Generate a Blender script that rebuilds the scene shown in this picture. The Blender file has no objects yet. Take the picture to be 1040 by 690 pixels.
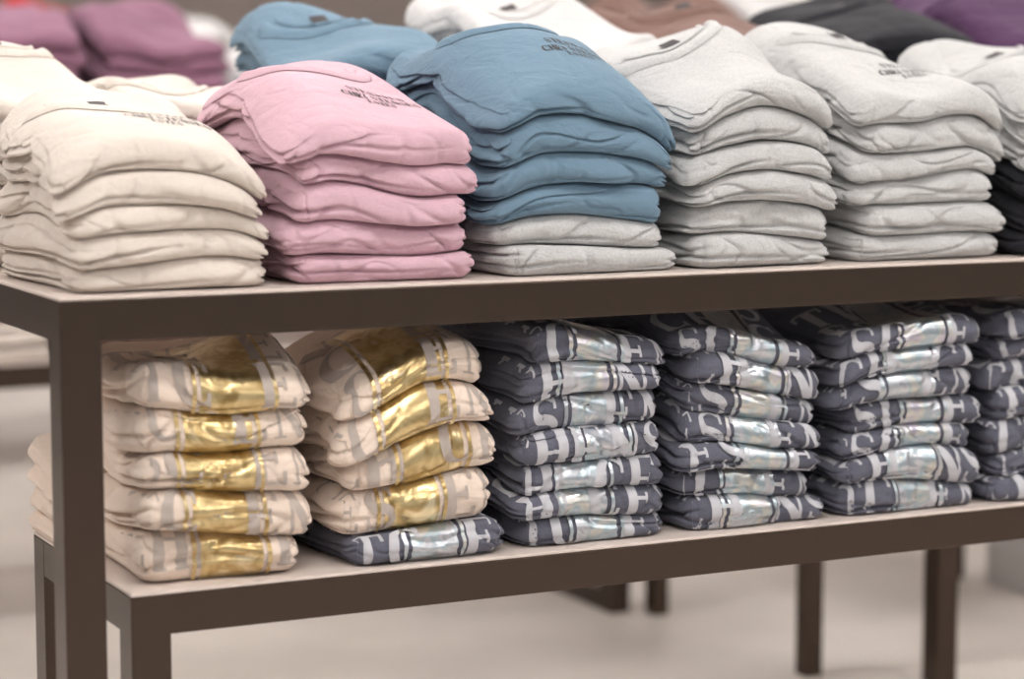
import bpy, math
import numpy as np
from mathutils import Vector

scene = bpy.context.scene
scene.view_settings.view_transform = 'Standard'
scene.view_settings.look = 'None'
scene.view_settings.exposure = 0.0

H = 0.90          # upper table top
HL = H - 0.341    # lower table top

# ------------------------------------------------------------------ materials
def lin(c):
    out = []
    for v in c:
        v = v / 255.0
        out.append(v / 12.92 if v <= 0.04045 else ((v + 0.055) / 1.055) ** 2.4)
    return (out[0], out[1], out[2], 1.0)

def newmat(name):
    m = bpy.data.materials.new(name)
    m.use_nodes = True
    nt = m.node_tree
    b = nt.nodes["Principled BSDF"]
    return m, nt, b

def fabric(name, col, marl=0.0, var=0.02):
    m, nt, b = newmat(name)
    tc = nt.nodes.new("ShaderNodeTexCoord")
    n1 = nt.nodes.new("ShaderNodeTexNoise"); n1.inputs["Scale"].default_value = 420 if marl else 300
    n1.inputs["Detail"].default_value = 3
    nt.links.new(tc.outputs["Object"], n1.inputs["Vector"])
    n2 = nt.nodes.new("ShaderNodeTexNoise"); n2.inputs["Scale"].default_value = 7
    nt.links.new(tc.outputs["Object"], n2.inputs["Vector"])
    c = lin(col)
    r1 = nt.nodes.new("ShaderNodeValToRGB")
    k = marl if marl else var
    r1.color_ramp.elements[0].position = 0.32
    r1.color_ramp.elements[1].position = 0.6
    r1.color_ramp.elements[0].color = (c[0]*(1-2*k), c[1]*(1-2*k), c[2]*(1-2*k), 1)
    r1.color_ramp.elements[1].color = (min(1,c[0]*(1+k*.5)), min(1,c[1]*(1+k*.5)), min(1,c[2]*(1+k*.5)), 1)
    nt.links.new(n1.outputs["Fac"], r1.inputs["Fac"])
    hsv = nt.nodes.new("ShaderNodeHueSaturation")
    mr = nt.nodes.new("ShaderNodeMapRange")
    mr.inputs[1].default_value = .3; mr.inputs[2].default_value = .7; mr.inputs[3].default_value = .95; mr.inputs[4].default_value = 1.03
    nt.links.new(n2.outputs["Fac"], mr.inputs[0]); nt.links.new(mr.outputs[0], hsv.inputs["Value"])
    nt.links.new(r1.outputs["Color"], hsv.inputs["Color"])
    nt.links.new(hsv.outputs["Color"], b.inputs["Base Color"])
    b.inputs["Roughness"].default_value = 1.0
    b.inputs["Specular IOR Level"].default_value = 0.08
    b.inputs["Sheen Weight"].default_value = 0.10
    b.inputs["Sheen Roughness"].default_value = 0.6
    mpg = nt.nodes.new("ShaderNodeMapping"); mpg.inputs["Scale"].default_value = (.7, 1.0, 1.6); mpg.inputs["Rotation"].default_value = (0, .5, .3)
    nt.links.new(tc.outputs["Object"], mpg.inputs["Vector"])
    n3 = nt.nodes.new("ShaderNodeTexNoise"); n3.inputs["Scale"].default_value = 20; n3.inputs["Detail"].default_value = 3
    n3.inputs["Distortion"].default_value = 1.0
    nt.links.new(mpg.outputs["Vector"], n3.inputs["Vector"])
    bp = nt.nodes.new("ShaderNodeBump"); bp.inputs["Strength"].default_value = 0.7; bp.inputs["Distance"].default_value = 0.008
    nt.links.new(n3.outputs["Fac"], bp.inputs["Height"])
    bp2 = nt.nodes.new("ShaderNodeBump"); bp2.inputs["Strength"].default_value = 0.2; bp2.inputs["Distance"].default_value = 0.0006
    nt.links.new(n1.outputs["Fac"], bp2.inputs["Height"])
    nt.links.new(bp.outputs["Normal"], bp2.inputs["Normal"])
    nt.links.new(bp2.outputs["Normal"], b.inputs["Normal"])
    return m

def foil(name, cols, rough, metal=.9):
    m, nt, b = newmat(name)
    tc = nt.nodes.new("ShaderNodeTexCoord")
    n1 = nt.nodes.new("ShaderNodeTexNoise"); n1.inputs["Scale"].default_value = 26; n1.inputs["Detail"].default_value = 3
    n1.inputs["Distortion"].default_value = 0.5
    nt.links.new(tc.outputs["Object"], n1.inputs["Vector"])
    r = nt.nodes.new("ShaderNodeValToRGB")
    while len(r.color_ramp.elements) < len(cols):
        r.color_ramp.elements.new(0.5)
    for i, c in enumerate(cols):
        r.color_ramp.elements[i].position = 0.3 + 0.4 * i / (len(cols) - 1)
        r.color_ramp.elements[i].color = lin(c)
    nt.links.new(n1.outputs["Fac"], r.inputs["Fac"])
    nt.links.new(r.outputs["Color"], b.inputs["Base Color"])
    b.inputs["Metallic"].default_value = metal
    b.inputs["Roughness"].default_value = rough
    n2 = nt.nodes.new("ShaderNodeTexNoise"); n2.inputs["Scale"].default_value = 120; n2.inputs["Detail"].default_value = 4
    nt.links.new(tc.outputs["Object"], n2.inputs["Vector"])
    bp = nt.nodes.new("ShaderNodeBump"); bp.inputs["Strength"].default_value = 0.4; bp.inputs["Distance"].default_value = 0.0015
    nt.links.new(n2.outputs["Fac"], bp.inputs["Height"])
    nt.links.new(bp.outputs["Normal"], b.inputs["Normal"])
    return m

def plain(name, col, rough=0.5, metal=0.0, nscale=6, nvar=0.1, bump=0.0):
    m, nt, b = newmat(name)
    tc = nt.nodes.new("ShaderNodeTexCoord")
    n = nt.nodes.new("ShaderNodeTexNoise"); n.inputs["Scale"].default_value = nscale; n.inputs["Detail"].default_value = 4
    nt.links.new(tc.outputs["Object"], n.inputs["Vector"])
    c = lin(col)
    r = nt.nodes.new("ShaderNodeValToRGB")
    r.color_ramp.elements[0].position = 0.3; r.color_ramp.elements[1].position = 0.7
    r.color_ramp.elements[0].color = (c[0]*(1-nvar), c[1]*(1-nvar), c[2]*(1-nvar), 1)
    r.color_ramp.elements[1].color = (min(1,c[0]*(1+nvar)), min(1,c[1]*(1+nvar)), min(1,c[2]*(1+nvar)), 1)
    nt.links.new(n.outputs["Fac"], r.inputs["Fac"])
    nt.links.new(r.outputs["Color"], b.inputs["Base Color"])
    b.inputs["Roughness"].default_value = rough
    b.inputs["Metallic"].default_value = metal
    if bump:
        bp = nt.nodes.new("ShaderNodeBump"); bp.inputs["Strength"].default_value = bump; bp.inputs["Distance"].default_value = 0.002
        nt.links.new(n.outputs["Fac"], bp.inputs["Height"])
        nt.links.new(bp.outputs["Normal"], b.inputs["Normal"])
    return m

M = {
 'cream': fabric("cream_fleece", (214, 204, 195)),
 'peach': fabric("peach_cream_fleece", (226, 209, 195)),
 'pink': fabric("pink_fleece", (203, 168, 180)),
 'blue': fabric("dusty_blue_fleece", (108, 134, 153)),
 'marl': fabric("light_grey_marl", (190, 190, 190), marl=0.08),
 'char': fabric("charcoal_fleece", (96, 97, 110), var=0.05),
 'mauve': fabric("mauve_fleece", (140, 100, 120)),
 'white': fabric("off_white_fleece", (204, 202, 202)),
 'brown': fabric("brown_fleece", (122, 95, 87)),
 'black': fabric("black_fleece", (32, 32, 38)),
 'purple': fabric("purple_fleece", (78, 50, 82)),
 'red': fabric("red_fleece", (186, 48, 48)),
 'l_cream': plain("taupe_ink", (176, 164, 156), 0.7, 0, 60, 0.08),
 'l_white': plain("pale_ink", (184, 184, 190), 0.6, 0, 60, 0.08),
 'ink': plain("dark_ink", (54, 48, 52), 0.7, 0, 60, 0.1),
 'gold': foil("gold_foil", [(160, 134, 86), (212, 190, 142), (178, 152, 104), (226, 210, 172)], 0.28, .9),
 'silver': foil("holographic_foil", [(150, 156, 166), (196, 197, 202), (164, 180, 188), (198, 196, 190), (184, 180, 194)], 0.32, .85),
}
MK = list(M.keys())
MI = {k: i for i, k in enumerate(MK)}

# ------------------------------------------------------------------ garment surface maths
class Noise:
    def __init__(s, rs, wl, K=6, aniso=(1, 1, 1)):
        d = rs.normal(size=(K, 3)); d /= np.linalg.norm(d, axis=1)[:, None]
        mag = 2 * math.pi / (wl * rs.uniform(0.7, 1.5, K))
        s.k = d * mag[:, None] * np.array(aniso)
        s.ph = rs.uniform(0, 6.28, K); s.K = K
    def __call__(s, x, y, z):
        v = np.zeros_like(x)
        for i in range(s.K):
            v += np.sin(s.k[i, 0]*x + s.k[i, 1]*y + s.k[i, 2]*z + s.ph[i])
        return v / math.sqrt(s.K)

def template(nx, ny, ns):
    def dens(n):
        l = np.linspace(-1, 1, n)
        return 0.45*l + 0.55*np.sin(l*math.pi/2)
    cx, cy = dens(nx), dens(ny)
    gx, gy = np.meshgrid(cx, cy, indexing='ij')
    gx, gy = gx.ravel(), gy.ravel()
    N = nx*ny
    idx = lambda i, j: i*ny + j
    ring = [idx(i, 0) for i in range(nx)] + [idx(nx-1, j) for j in range(1, ny)] + \
           [idx(i, ny-1) for i in range(nx-2, -1, -1)] + [idx(0, j) for j in range(ny-2, 0, -1)]
    ring = np.array(ring); Mr = len(ring)
    X = [gx, gx]; Y = [gy, gy]; Z = [np.ones(N), -np.ones(N)]
    zl = np.linspace(1, -1, ns)
    rings = [ring]
    off = 2*N
    for k in range(1, ns-1):
        X.append(gx[ring]); Y.append(gy[ring]); Z.append(np.full(Mr, zl[k]))
        rings.append(np.arange(Mr) + off); off += Mr
    rings.append(ring + N)
    f = []
    i, j = np.meshgrid(np.arange(nx-1), np.arange(ny-1), indexing='ij')
    i, j = i.ravel(), j.ravel()
    top = np.stack([idx(i, j), idx(i+1, j), idx(i+1, j+1), idx(i, j+1)], 1)
    f.append(top); f.append(top[:, ::-1] + N)
    for k in range(ns-1):
        a, b_ = rings[k], rings[k+1]
        f.append(np.stack([a, b_, np.roll(b_, -1), np.roll(a, -1)], 1))
    return np.concatenate(X), np.concatenate(Y), np.concatenate(Z), np.concatenate(f)

T_HI = template(76, 52, 23)
T_LO = template(32, 26, 11)

# ------------------------------------------------------------------ serif glyphs as strokes
def ell(cx, cy, rx, ry, a0, a1, n=26):
    t = np.radians(np.linspace(a0, a1, n))
    return np.stack([cx+rx*np.cos(t), cy+ry*np.sin(t)], 1)
TH, TN = 0.25, 0.085
def L(x0, y0, x1, y1, w): return (np.array([[x0, y0], [x1, y1]], float), np.array([w, w]))
def glyph(ch):
    g = []
    if ch == 'E':
        g = [L(.2, 0, .2, 1, TH), L(.02, .965, .78, .965, TN), L(.02, .035, .8, .035, TN), L(.2, .52, .6, .52, TN),
             L(.76, .76, .76, 1, TN), L(.78, 0, .78, .26, TN), L(.6, .4, .6, .64, TN*.8)]
    elif ch == 'H':
        g = [L(.2, 0, .2, 1, TH), L(.76, 0, .76, 1, TH), L(.2, .52, .76, .52, TN), L(.02, .97, .38, .97, .05),
             L(.02, .03, .38, .03, .05), L(.58, .97, .94, .97, .05), L(.58, .03, .94, .03, .05)]
    elif ch == 'N':
        g = [L(.17, 0, .17, 1, TN), L(.14, 1, .8, 0.02, TH), L(.8, 0, .8, 1, TN), L(.02, .03, .32, .03, .05),
             L(.65, .97, .95, .97, .05), L(.02, .97, .25, .97, .05)]
    elif ch == 'T':
        g = [L(.45, 0, .45, 1, TH), L(.02, .965, .88, .965, TN), L(.05, .74, .05, 1, TN), L(.85, .74, .85, 1, TN),
             L(.27, .03, .63, .03, .05)]
    elif ch == 'V':
        g = [L(.16, 1, .47, 0, TH), L(.47, 0, .78, 1, TN), L(0, .97, .34, .97, .05), L(.62, .97, .92, .97, .05)]
    elif ch == 'C':
        p = ell(.48, .5, .38, .46, 48, 312)
        t = np.radians(np.linspace(48, 312, 26))
        g = [(p, TN + (TH-TN)*np.clip(-np.cos(t), 0, 1)**1.0), L(.76, .68, .76, .98, TN), L(.76, .02, .76, .3, TN)]
    elif ch == 'S':
        p1 = ell(.43, .74, .27, .225, 30, 270, 18); p2 = ell(.43, .27, .3, .235, 90, -150, 18)
        p = np.concatenate([p1, p2[1:]])
        s = np.linspace(-1, 1, len(p))
        g = [(p, TN + (TH-TN)*np.exp(-(s/.42)**2)), L(.7, .7, .7, .97, TN*.8), L(.12, .03, .12, .32, TN*.8)]
    elif ch == 'R':
        p = ell(.45, .76, .28, .22, 90, -90, 14)
        g = [L(.2, 0, .2, 1, TH), (p, np.linspace(TN, TN, 14) + .1*np.sin(np.linspace(0, math.pi, 14))), L(.2, .97, .45, .97, TN),
             L(.2, .54, .45, .54, TN), L(.4, .54, .82, 0, TH*.9), L(.02, .03, .38, .03, .05)]
    elif ch == 'I':
        g = [L(.3, 0, .3, 1, TH), L(.1, .97, .5, .97, .05), L(.1, .03, .5, .03, .05)]
    return g

def strip(pts, w, step=0.004, nc=4, dome=0.0):
    seg = np.hypot(*np.diff(pts, axis=0).T)
    s = np.concatenate([[0], np.cumsum(seg)])
    n = max(2, int(s[-1]/step)+2)
    q = np.linspace(0, s[-1], n)
    P = np.stack([np.interp(q, s, pts[:, 0]), np.interp(q, s, pts[:, 1])], 1)
    W = np.interp(q, s, w)
    T = np.gradient(P, axis=0); T /= (np.linalg.norm(T, axis=1)[:, None]+1e-9)
    Nn = np.stack([-T[:, 1], T[:, 0]], 1)
    o = np.linspace(-.5, .5, nc)
    G = P[:, None, :] + Nn[:, None, :]*(o[None, :, None]*W[:, None, None])
    e = np.tile(dome*(1-(2*o)**2), (n, 1))
    i, j = np.meshgrid(np.arange(n-1), np.arange(nc-1), indexing='ij')
    i, j = i.ravel(), j.ravel()
    F = np.stack([i*nc+j, i*nc+j+1, (i+1)*nc+j+1, (i+1)*nc+j], 1)[:, ::-1]
    return G.reshape(-1, 2), F, e.ravel()

def text(s, u0, p0, w, h, sp=1.0):
    out = []
    u = u0
    for ch in s:
        for pts, wd in glyph(ch):
            P = pts*np.array([w, h]) + np.array([u, p0])
            out.append(strip(P, wd*w*1.05, step=max(0.0015, min(.003, h/6)), nc=4 if h > .02 else 2))
        u += w*sp
    return out

def rect(u0, u1, p0, p1):
    return [strip(np.array([[ (u0+u1)/2, p0], [(u0+u1)/2, p1]]), np.array([u1-u0, u1-u0]), step=.003, nc=max(2, int((u1-u0)/.0035)))]

def build_stack(name, x0, x1, y0, y1, zb, layers, taper=0.3, sag=0.012, res='hi', seed=0, jit=0.006,
                topw=1.0, short_top=None, lean=0.0, crease=1.45, sidetilt=0.0, fsag=1.0, tp=0.0):
    rs = np.random.RandomState(seed)
    A0, B0 = (x1-x0)/2, (y1-y0)/2
    CX, CY = (x0+x1)/2, (y0+y1)/2
    tpl = T_HI if res == 'hi' else T_LO
    V, F, MI_ = [], [], []
    nv = 0
    Htot = sum(l[0] for l in layers)
    thick = [Noise(rs, .24, 5) for _ in layers]
    tilt = [rs.uniform(-.18, .18) for _ in layers]
    def hfun(j, X, Y):
        return layers[j][0]*(1 + taper*np.clip((Y-y0)/(y1-y0), -.1, 1.1))*(1+.16*thick[j](X, Y, 0*X))*(1 - (tilt[j]+sidetilt)*np.clip((X-CX)/A0, -1.1, 1.1))
    for i, (h, mk, pr) in enumerate(layers):
        r = h/2*1.0
        R = r+0.010
        last = (i == len(layers)-1)
        a = A0*rs.uniform(.92, .985); b = B0*rs.uniform(.94, 1.0)
        if last: a *= topw
        if short_top and i >= short_top[0]: b = B0*short_top[1]
        ox = rs.uniform(-jit, jit)*.8 + lean*(i/len(layers)); oy = -B0 + b + rs.uniform(-jit, jit)*.8 + abs(jit)*.5
        rot = rs.uniform(-.045, .045)
        nA = Noise(rs, .14, 5, (1, 1, .4)); nB = Noise(rs, .06, 6); nC = Noise(rs, .15, 4, (1.0, .6, 2.2)); nG = Noise(rs, .2, 4)
        nD = Noise(rs, .2, 3, (1.3, .8, 1)); nE = Noise(rs, .12, 4, (1.6, .5, 1.4))
        g1, g2 = rs.uniform(-.5, -.2), rs.uniform(.15, .5)
        gs1, gs2 = rs.uniform(.7, 1.1), rs.uniform(.2, 1.0)
        asym = rs.uniform(-.15, .35)
        fL = rs.uniform(-.9, .4)       # where the front fold line fades out
        fS = rs.uniform(.5, 1.2)
        endL, endR = rs.uniform(-.004, .004), rs.uniform(-.006, .005)
        def surf(px, py, cz, eps):
            iqx = np.clip(px, -(a-R), a-R); iqy = np.clip(py, -(b-R), b-R)
            dx, dy = px-iqx, py-iqy
            mx = np.maximum(abs(dx), abs(dy)); l2 = np.hypot(dx, dy)+1e-9
            e = R-mx
            o = np.maximum(0, r-e)/r
            ln = np.hypot(o, cz)+1e-9
            no, nz = o/ln, cz/ln
            rho = np.where(o > 0, R-r+r*no, mx)
            zz = nz*r
            ux, uy = dx/l2, dy/l2
            xn = px/a
            front = fS/(1+np.exp((xn-fL)/.12))
            side = np.clip(np.maximum(abs(ux)**1.5, front*np.clip(-uy, 0, 1)), 0, 1.2)
            sh = .22*nG(px, py, 0*px) + .25*(xn-fL)*np.clip(-uy, 0, 1)
            G = 0.0095*side*(gs1*np.exp(-((nz-g1-sh)/.12)**2) + gs2*abs(ux)*np.exp(-((nz-g2+sh)/.12)**2))
            rho = rho - G*no**2
            rho = rho + no*(.0042*nA(px, py, zz) + .0013*nB(px, py, zz)) + no*(ux < 0)*endL*abs(ux) + no*(ux > 0)*endR*abs(ux)
            cr = np.exp(-(nC(px, py, zz)/.12)**2)
            cr3 = np.exp(-(nE(px, py, zz)/.10)**2)
            rho = rho - no*crease*(.0036*cr + .0022*cr3)
            rho = rho + eps*no
            lx, ly = iqx+ux*rho, iqy+uy*rho
            X = CX + ox + lx*math.cos(rot) - ly*math.sin(rot)
            Y = CY + oy + lx*math.sin(rot) + ly*math.cos(rot)
            B = np.zeros_like(X)
            for j in range(i): B = B + hfun(j, X, Y)
            hh = hfun(i, X, Y)
            z01 = (nz+1)/2
            z01 = np.clip(z01, 0, 1)**(1+asym*no)
            Z = B + hh*z01*.985
            tz = 1.0 if last else 0.25
            cr2 = np.exp(-(nD(px, py, 0*px)/.06)**2)
            Z = Z + np.clip(nz, 0, 1)*tz*(.0026*nA(px, py, 0*px) - .0012*crease*cr2*(1-no) )
            vx = (X-CX)/A0; vy = (Y-CY)/B0
            S = sag*(np.clip((abs(vx)-.5)/.5, 0, 1.3)**2 + fsag*np.clip((-vy+.35)/1.35, 0, 1.2)**1.5)
            Z = Z - S*np.clip(Z/Htot, 0, 1.3) + eps*nz
            return np.stack([X, Y, zb + 0.0008 + np.maximum(Z, 0.0)], 1)
        v = surf(tpl[0]*a, tpl[1]*b, tpl[2], 0.0)
        V.append(v); F.append(tpl[3]+nv); MI_.append(np.full(len(tpl[3]), MI[mk])); nv += len(v)
        def add_up(parts, mat, eps):
            nonlocal nv
            for G2, FF, e in parts:
                u = np.clip(G2[:, 0], -(a-.003), a-.003); p = G2[:, 1]
                phi = np.clip(-p/r, 0, 2.75)
                py = -b+r+np.maximum(p, 0); cz = np.ones_like(p)
                m1 = (phi > 0) & (phi <= math.pi/4); m2 = phi > math.pi/4
                py = np.where(m1, -b + r*(1-np.tan(np.minimum(phi, .8))), py)
                py = np.where(m2, -b, py)
                cz = np.where(m2, 1/np.tan(np.maximum(phi, .5)), cz)
                vv = surf(u, py, cz, eps+e)
                V.append(vv); F.append(FF+nv); MI_.append(np.full(len(FF), MI[mat])); nv += len(vv)
        if pr in ('gold', 'silver'):
            lm = 'l_cream' if pr == 'gold' else 'l_white'
            su, sp_ = rs.uniform(-.018, .018), rs.uniform(-.009, .009)
            W = .052; hh_ = .060
            ws = ['SCHENST', 'ECHECES', 'TSCTENE', 'STCRENS', 'CESTENC']
            q0 = -.182+su + rs.uniform(-.02, .02)
            rows = [(-.058+sp_, ws[rs.randint(5)]), (.010+sp_, ws[rs.randint(5)])]
            if last: rows += [(.077+sp_, 'STVESTV')]
            c = .0+su; hw = (.038 if pr == 'gold' else .030)*rs.uniform(.9, 1.15)
            for p0, s1 in rows:
                # letters straddling the foil edge are printed over it
                for q, ch in enumerate(s1):
                    uc = q0 + W*.98*q + W*.45
                    over = hw*.8 < abs(uc-c) < hw+.03
                    add_up(text(ch, q0 + W*.98*q, p0, W, hh_, .98), lm, .0021 if over else .0008)
            pb = min(.125, 2*b-2*r-.02) if last else .06
            add_up(rect(c-hw, c+hw, -.075, pb), pr, .0015)
            for k in (-1, 1):
                cc = c+k*(hw+.008)
                add_up(rect(cc-.0024, cc+.0024, -.075, pb), pr, .0024)
            if last:
                add_up(rect(c-hw-.012, c+hw+.012, pb+.006, pb+.009), pr, .0014)
        elif pr == 'small' and last:
            add_up(text('STESTVEN', -.012, .086+tp, .0100, .0130, .98), 'ink', .0010)
            add_up(text('CHRISTENSEN', -.026, .066+tp, .0098, .0130, .98), 'ink', .0010)
            add_up(text('ESTES', .002, .052+tp, .0080, .0100, .98), 'ink', .0010)
        if last and pr in ('small', 'plain_top'):
            yb = .150
            add_up([strip(ell(-.02, yb+.06, .080, .06, 180, 360, 40), np.full(40, .020), nc=7, dome=.005)], mk, .0012)
            add_up([strip(ell(-.02, yb+.06, .060, .042, 180, 360, 40), np.full(40, .006), nc=4, dome=.0015)], mk, .0022)
            add_up([strip(np.array([[-.036, yb+.030], [-.012, yb+.030]]), np.array([.022, .022]), nc=4)], 'ink', .0035)
    V = np.concatenate(V); F = np.concatenate(F); MI_ = np.concatenate(MI_)
    used = sorted(set(MI_.tolist()))
    remap = {u: k for k, u in enumerate(used)}
    me = bpy.data.meshes.new(name)
    me.from_pydata(V.tolist(), [], F.tolist())
    for u in used: me.materials.append(M[MK[u]])
    me.polygons.foreach_set("material_index", np.array([remap[q] for q in MI_.tolist()], dtype=np.int32))
    me.polygons.foreach_set("use_smooth", np.ones(len(F), dtype=bool))
    me.update()
    ob = bpy.data.objects.new(name, me)
    scene.collection.objects.link(ob)
    return ob

# ------------------------------------------------------------------ boxes / tables
import bmesh
def add_box(bm, x0, x1, y0, y1, z0, z1, mi=0, bev=0.002):
    r = bmesh.ops.create_cube(bm, size=1.0)
    vs = r['verts']
    for v in vs:
        v.co = Vector(((x0+x1)/2 + v.co.x*(x1-x0), (y0+y1)/2 + v.co.y*(y1-y0), (z0+z1)/2 + v.co.z*(z1-z0)))
    fs = set(f for v in vs for f in v.link_faces)
    for f in fs: f.material_index = mi
    if bev:
        es = list(set(e for v in vs for e in v.link_edges))
        rb = bmesh.ops.bevel(bm, geom=es, offset=bev, segments=2, affect='EDGES', profile=.5)
        for f in rb['faces']: f.material_index = mi

def finish(bm, name, mats, smooth=False):
    me = bpy.data.meshes.new(name); bm.to_mesh(me); bm.free()
    for m in mats: me.materials.append(m)
    if smooth:
        for p in me.polygons: p.use_smooth = True
    ob = bpy.data.objects.new(name, me); scene.collection.objects.link(ob)
    return ob

bronze = plain("bronze_metal", (74, 62, 54), 0.26, 0.8, 30, 0.04)
board = plain("beige_laminate", (214, 201, 193), 0.3, 0, 40, 0.03)

def table(name, x0, x1, y0, y1, zt, w=.047, sled=False, shelf=None):
    bm = bmesh.new()
    bt = .004
    z = zt-bt
    add_box(bm, x0, x1, y0, y1, z, zt, 1, .0012)
    for (lx, ly) in ((x0, y0), (x1-w, y0), (x0, y1-w), (x1-w, y1-w)):
        add_box(bm, lx, lx+w, ly, ly+w, 0.0, z, 0, .0012)
    for ly in (y0, y1-w):
        add_box(bm, x0+w-.001, x1-w+.001, ly+.0004, ly+w-.0004, z-w, z-.0002, 0, .0012)
        if shelf: add_box(bm, x0+w, x1-w, ly+.001, ly+w-.001, shelf-w, shelf, 0)
    for lx in (x0, x1-w):
        add_box(bm, lx+.0004, lx+w-.0004, y0+w-.001, y1-w+.001, z-w, z-.0002, 0, .0012)
        if sled: add_box(bm, lx+.001, lx+w-.001, y0+w, y1-w, 0.0, w, 0)
        if shelf: add_box(bm, lx+.001, lx+w-.001, y0+w, y1-w, shelf-w, shelf, 0)
    if shelf: add_box(bm, x0+.01, x1-.01, y0+.01, y1-.01, shelf, shelf+.004, 1, .001)
    return finish(bm, name, [bronze, board])

table("display_table", 0.0, 1.995, 0.0, 1.0, H)
table("nesting_table", 0.0755, 1.87, 0.0, .42, HL)
table("display_table", 1.763, 2.6, 1.12, 1.74, H-.02, w=.038)
table("display_table", 1.69, 3.4, 1.76, 2.5, H, sled=True)
table("display_table", -.6, 1.5, 2.2, 3.0, H, shelf=HL)
table("display_table", .3, 2.6, 4.2, 5.0, H, shelf=HL)
table("display_table", -1.6, -.0, 4.4, 5.2, .6)

# ------------------------------------------------------------------ upper front row
def n(h, k, m, pr=None): return [(h, m, None)]*(k-1) + [(h, m, pr)]
build_stack("cream_sweatshirt_stack", .012, .268, .018, .37, H, n(.0365, 5, 'cream', 'small'), taper=.30, sag=.032, seed=1, topw=1.05, jit=.010, sidetilt=.0, tp=-.012)
build_stack("pink_sweatshirt_stack", .282, .540, .018, .37, H, n(.042, 5, 'pink', 'small'), taper=.34, sag=.030, seed=12, topw=1.02, jit=.008, sidetilt=.02)
build_stack("blue_and_grey_sweatshirt_stack", .550, .813, .02, .37, H, n(.038, 2, 'marl') + n(.042, 4, 'blue', 'small'), taper=.32, sag=.034, seed=3, topw=1.02, jit=.009)
build_stack("grey_marl_sweatshirt_stack", .832, 1.066, .02, .37, H, n(.0425, 6, 'marl', 'plain_top'), taper=.15, sag=.032, seed=4, jit=.009)
build_stack("grey_marl_sweatshirt_stack", 1.084, 1.345, .02, .37, H, n(.0435, 6, 'marl', 'small'), taper=.18, sag=.032, seed=5, topw=1.01, jit=.010)
build_stack("black_and_grey_sweatshirt_stack", 1.362, 1.61, .02, .37, H, n(.042, 3, 'black') + n(.041, 3, 'marl', 'plain_top'), taper=.18, sag=.024, seed=6)
build_stack("black_sweatshirt_stack", 1.628, 1.88, .02, .37, H, n(.042, 5, 'black', 'plain_top'), taper=.3, sag=.02, seed=7, res='lo')
# second row
def row2(name, x0, x1, mat, h, k, seed, y0=.46, y1=.82, z=H, taper=.2):
    return build_stack(name, x0, x1, y0, y1, z, n(h/k/(1+taper*.5), k, mat, 'plain_top'), taper=taper, sag=.018, seed=seed, res='lo', jit=.008)
row2("cream_sweatshirt_stack", .005, .228, 'cream', .27, 6, 20)
row2("cream_sweatshirt_stack", .245, .455, 'cream', .245, 6, 21)
row2("blue_sweatshirt_stack", .48, .735, 'blue', .315, 7, 22)
row2("white_sweatshirt_stack", .765, 1.065, 'white', .345, 7, 23)
row2("brown_sweatshirt_stack", 1.085, 1.365, 'brown', .35, 7, 24)
row2("black_sweatshirt_stack", 1.385, 1.66, 'black', .36, 7, 25)
row2("purple_sweatshirt_stack", 1.68, 1.93, 'purple', .375, 7, 26)

# ------------------------------------------------------------------ lower rows
build_stack("gold_print_sweatshirt_stack", .09, .321, .012, .25, HL, [(.051, 'peach', 'gold')]*5, taper=.08, sag=.016, seed=31, jit=.008)
build_stack("gold_print_sweatshirt_stack", .062, .30, .27, .42, HL, [(.032, 'peach', None)]*4, taper=.0, sag=.01, seed=38, jit=.008, res='lo')
build_stack("gold_print_sweatshirt_stack", .334, .558, .012, .36, HL, [(.043, 'char', 'silver')] + [(.0535, 'peach', 'gold')]*4, taper=.03, sag=.018, seed=32, jit=.009, short_top=(3, .8))
def grey(x0, x1, k, h, seed):
    build_stack("silver_print_sweatshirt_stack", x0, x1, .012, .39, HL, [(h, 'char', 'silver')]*k, taper=.02, sag=.014, seed=seed, jit=.011)
grey(.578, .800, 7, .0388, 33)
grey(.812, 1.043, 7, .0388, 34)
grey(1.055, 1.298, 7, .0388, 35)
grey(1.312, 1.558, 7, .0388, 36)
grey(1.572, 1.80, 7, .0388, 37)

# ------------------------------------------------------------------ background stacks
row2("mauve_sweatshirt_stack", .30, .69, 'mauve', .39, 10, 40, 2.22, 2.6)
row2("mauve_sweatshirt_stack", .72, 1.01, 'mauve', .39, 10, 41, 2.22, 2.6)
row2("white_sweatshirt_stack", 1.04, 1.30, 'white', .33, 8, 42, 2.22, 2.6)
row2("cream_sweatshirt_stack", -.2, .27, 'cream', .33, 8, 43, 2.22, 2.6)
build_stack("brown_and_cream_sweatshirt_stack", .30, .61, 2.22, 2.6, HL+.004, n(.034, 3, 'cream') + n(.034, 3, 'brown'), taper=.1, sag=.015, seed=44, res='lo')
row2("brown_sweatshirt_stack", .64, .95, 'brown', .22, 6, 45, 2.22, 2.6, HL+.004)
row2("cream_sweatshirt_stack", -.1, .27, 'cream', .2, 6, 46, 2.22, 2.6, HL+.004)
row2("black_sweatshirt_stack", 1.82, 2.13, 'black', .36, 8, 47, 1.15, 1.5, H-.02)
row2("purple_sweatshirt_stack", 2.16, 2.48, 'purple', .4, 8, 48, 1.15, 1.5, H-.02)
row2("brown_sweatshirt_stack", 1.76, 2.1, 'brown', .42, 8, 49, 1.80, 2.15)
row2("white_sweatshirt_stack", 2.14, 2.45, 'white', .42, 8, 50, 1.80, 2.15)
row2("red_sweatshirt_stack", 1.1, 1.38, 'red', .46, 8, 51, 4.25, 4.6)
row2("white_sweatshirt_stack", 1.45, 1.8, 'white', .45, 8, 52, 4.25, 4.6)
row2("brown_sweatshirt_stack", 1.85, 2.2, 'brown', .45, 8, 53, 4.25, 4.6)
row2("black_sweatshirt_stack", .5, .95, 'black', .45, 8, 54, 4.25, 4.6)

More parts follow.
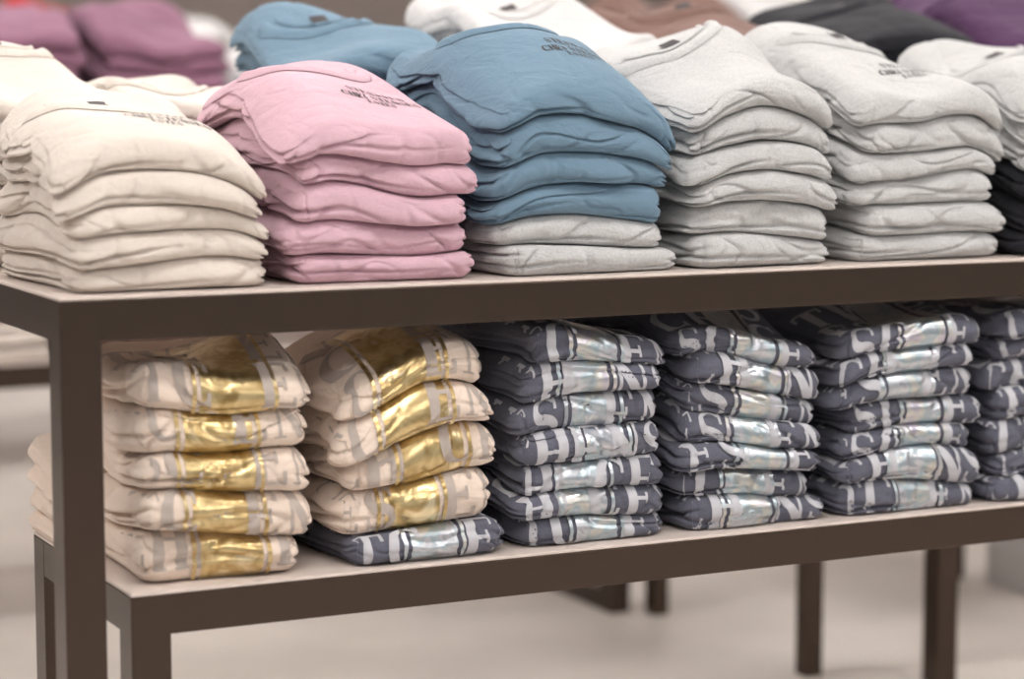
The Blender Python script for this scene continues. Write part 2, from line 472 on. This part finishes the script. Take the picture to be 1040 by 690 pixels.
# ------------------------------------------------------------------ room
def slab(name, x0, x1, y0, y1, z0, z1, mat):
    bm = bmesh.new(); add_box(bm, x0, x1, y0, y1, z0, z1, 0, 0)
    return finish(bm, name, [mat])
floor_m = plain("polished_concrete", (214, 206, 199), 0.28, 0, 1.6, 0.18)
wall_m = plain("warm_grey_paint", (128, 118, 114), 0.8, 0, 3, 0.04)
ceil_m = plain("ceiling_paint", (225, 222, 218), 0.9, 0, 3, 0.02)
slab("floor", -5, 8, -5, 9, -.1, 0, floor_m)
slab("wall_back", -5, 8, 9, 9.15, 0, 3.4, wall_m)
slab("wall_left", -5.15, -5, -5, 9.15, 0, 3.4, wall_m)
slab("wall_right", 8, 8.15, -5, 9.15, 0, 3.4, wall_m)
slab("ceiling", -5.15, 8.15, -5, 9.15, 3.4, 3.5, ceil_m)
slab("baseboard_back", -5, 8, 8.97, 9.0, 0, .12, bronze)

# column
bm = bmesh.new()
add_box(bm, 2.63, 2.80, 1.46, 1.64, 0, 3.4, 0, .01)
add_box(bm, 2.62, 2.81, 1.45, 1.65, 0, .1, 0, .005)
finish(bm, "square_column", [plain("column_paint", (200, 198, 198), .4, 0, 3, .03)])

# ceiling light panels
emi = bpy.data.materials.new("light_diffuser"); emi.use_nodes = True
b = emi.node_tree.nodes["Principled BSDF"]
b.inputs["Base Color"].default_value = (.9, .9, .9, 1)
b.inputs["Emission Color"].default_value = (1, .970, .945, 1)
b.inputs["Emission Strength"].default_value = 16.5
housing = plain("light_housing", (220, 220, 220), .5)
for i, (lx, ly) in enumerate([(x, y) for x in (-2.4, 0.2, 2.8, 5.4) for y in (-3.4, -1.0, 1.4, 3.8, 6.4)]):
    bm = bmesh.new()
    add_box(bm, lx-.62, lx+.62, ly-.32, ly+.32, 3.34, 3.399, 0, .004)
    add_box(bm, lx-.58, lx+.58, ly-.28, ly+.28, 3.33, 3.342, 1, 0)
    finish(bm, "ceiling_light_panel", [housing, emi])

w = bpy.data.worlds.new("store_ambient"); scene.world = w; w.use_nodes = True
w.node_tree.nodes["Background"].inputs[0].default_value = (1, .985, .975, 1)
w.node_tree.nodes["Background"].inputs[1].default_value = 0.5

# ------------------------------------------------------------------ camera
cam = bpy.data.cameras.new("camera"); co = bpy.data.objects.new("camera", cam)
scene.collection.objects.link(co); scene.camera = co
th = math.atan(250/2300)
d = Vector((.4509*math.cos(th), .8926*math.cos(th), -math.sin(th)))
co.location = (-.6766, -2.4483, H+.2248)
co.rotation_euler = d.to_track_quat('-Z', 'Y').to_euler()
cam.sensor_width = 36; cam.lens = 36*2300/1040
cam.clip_start = .05
cam.dof.use_dof = True
cam.dof.focus_distance = 2.84
cam.dof.aperture_fstop = 2.2
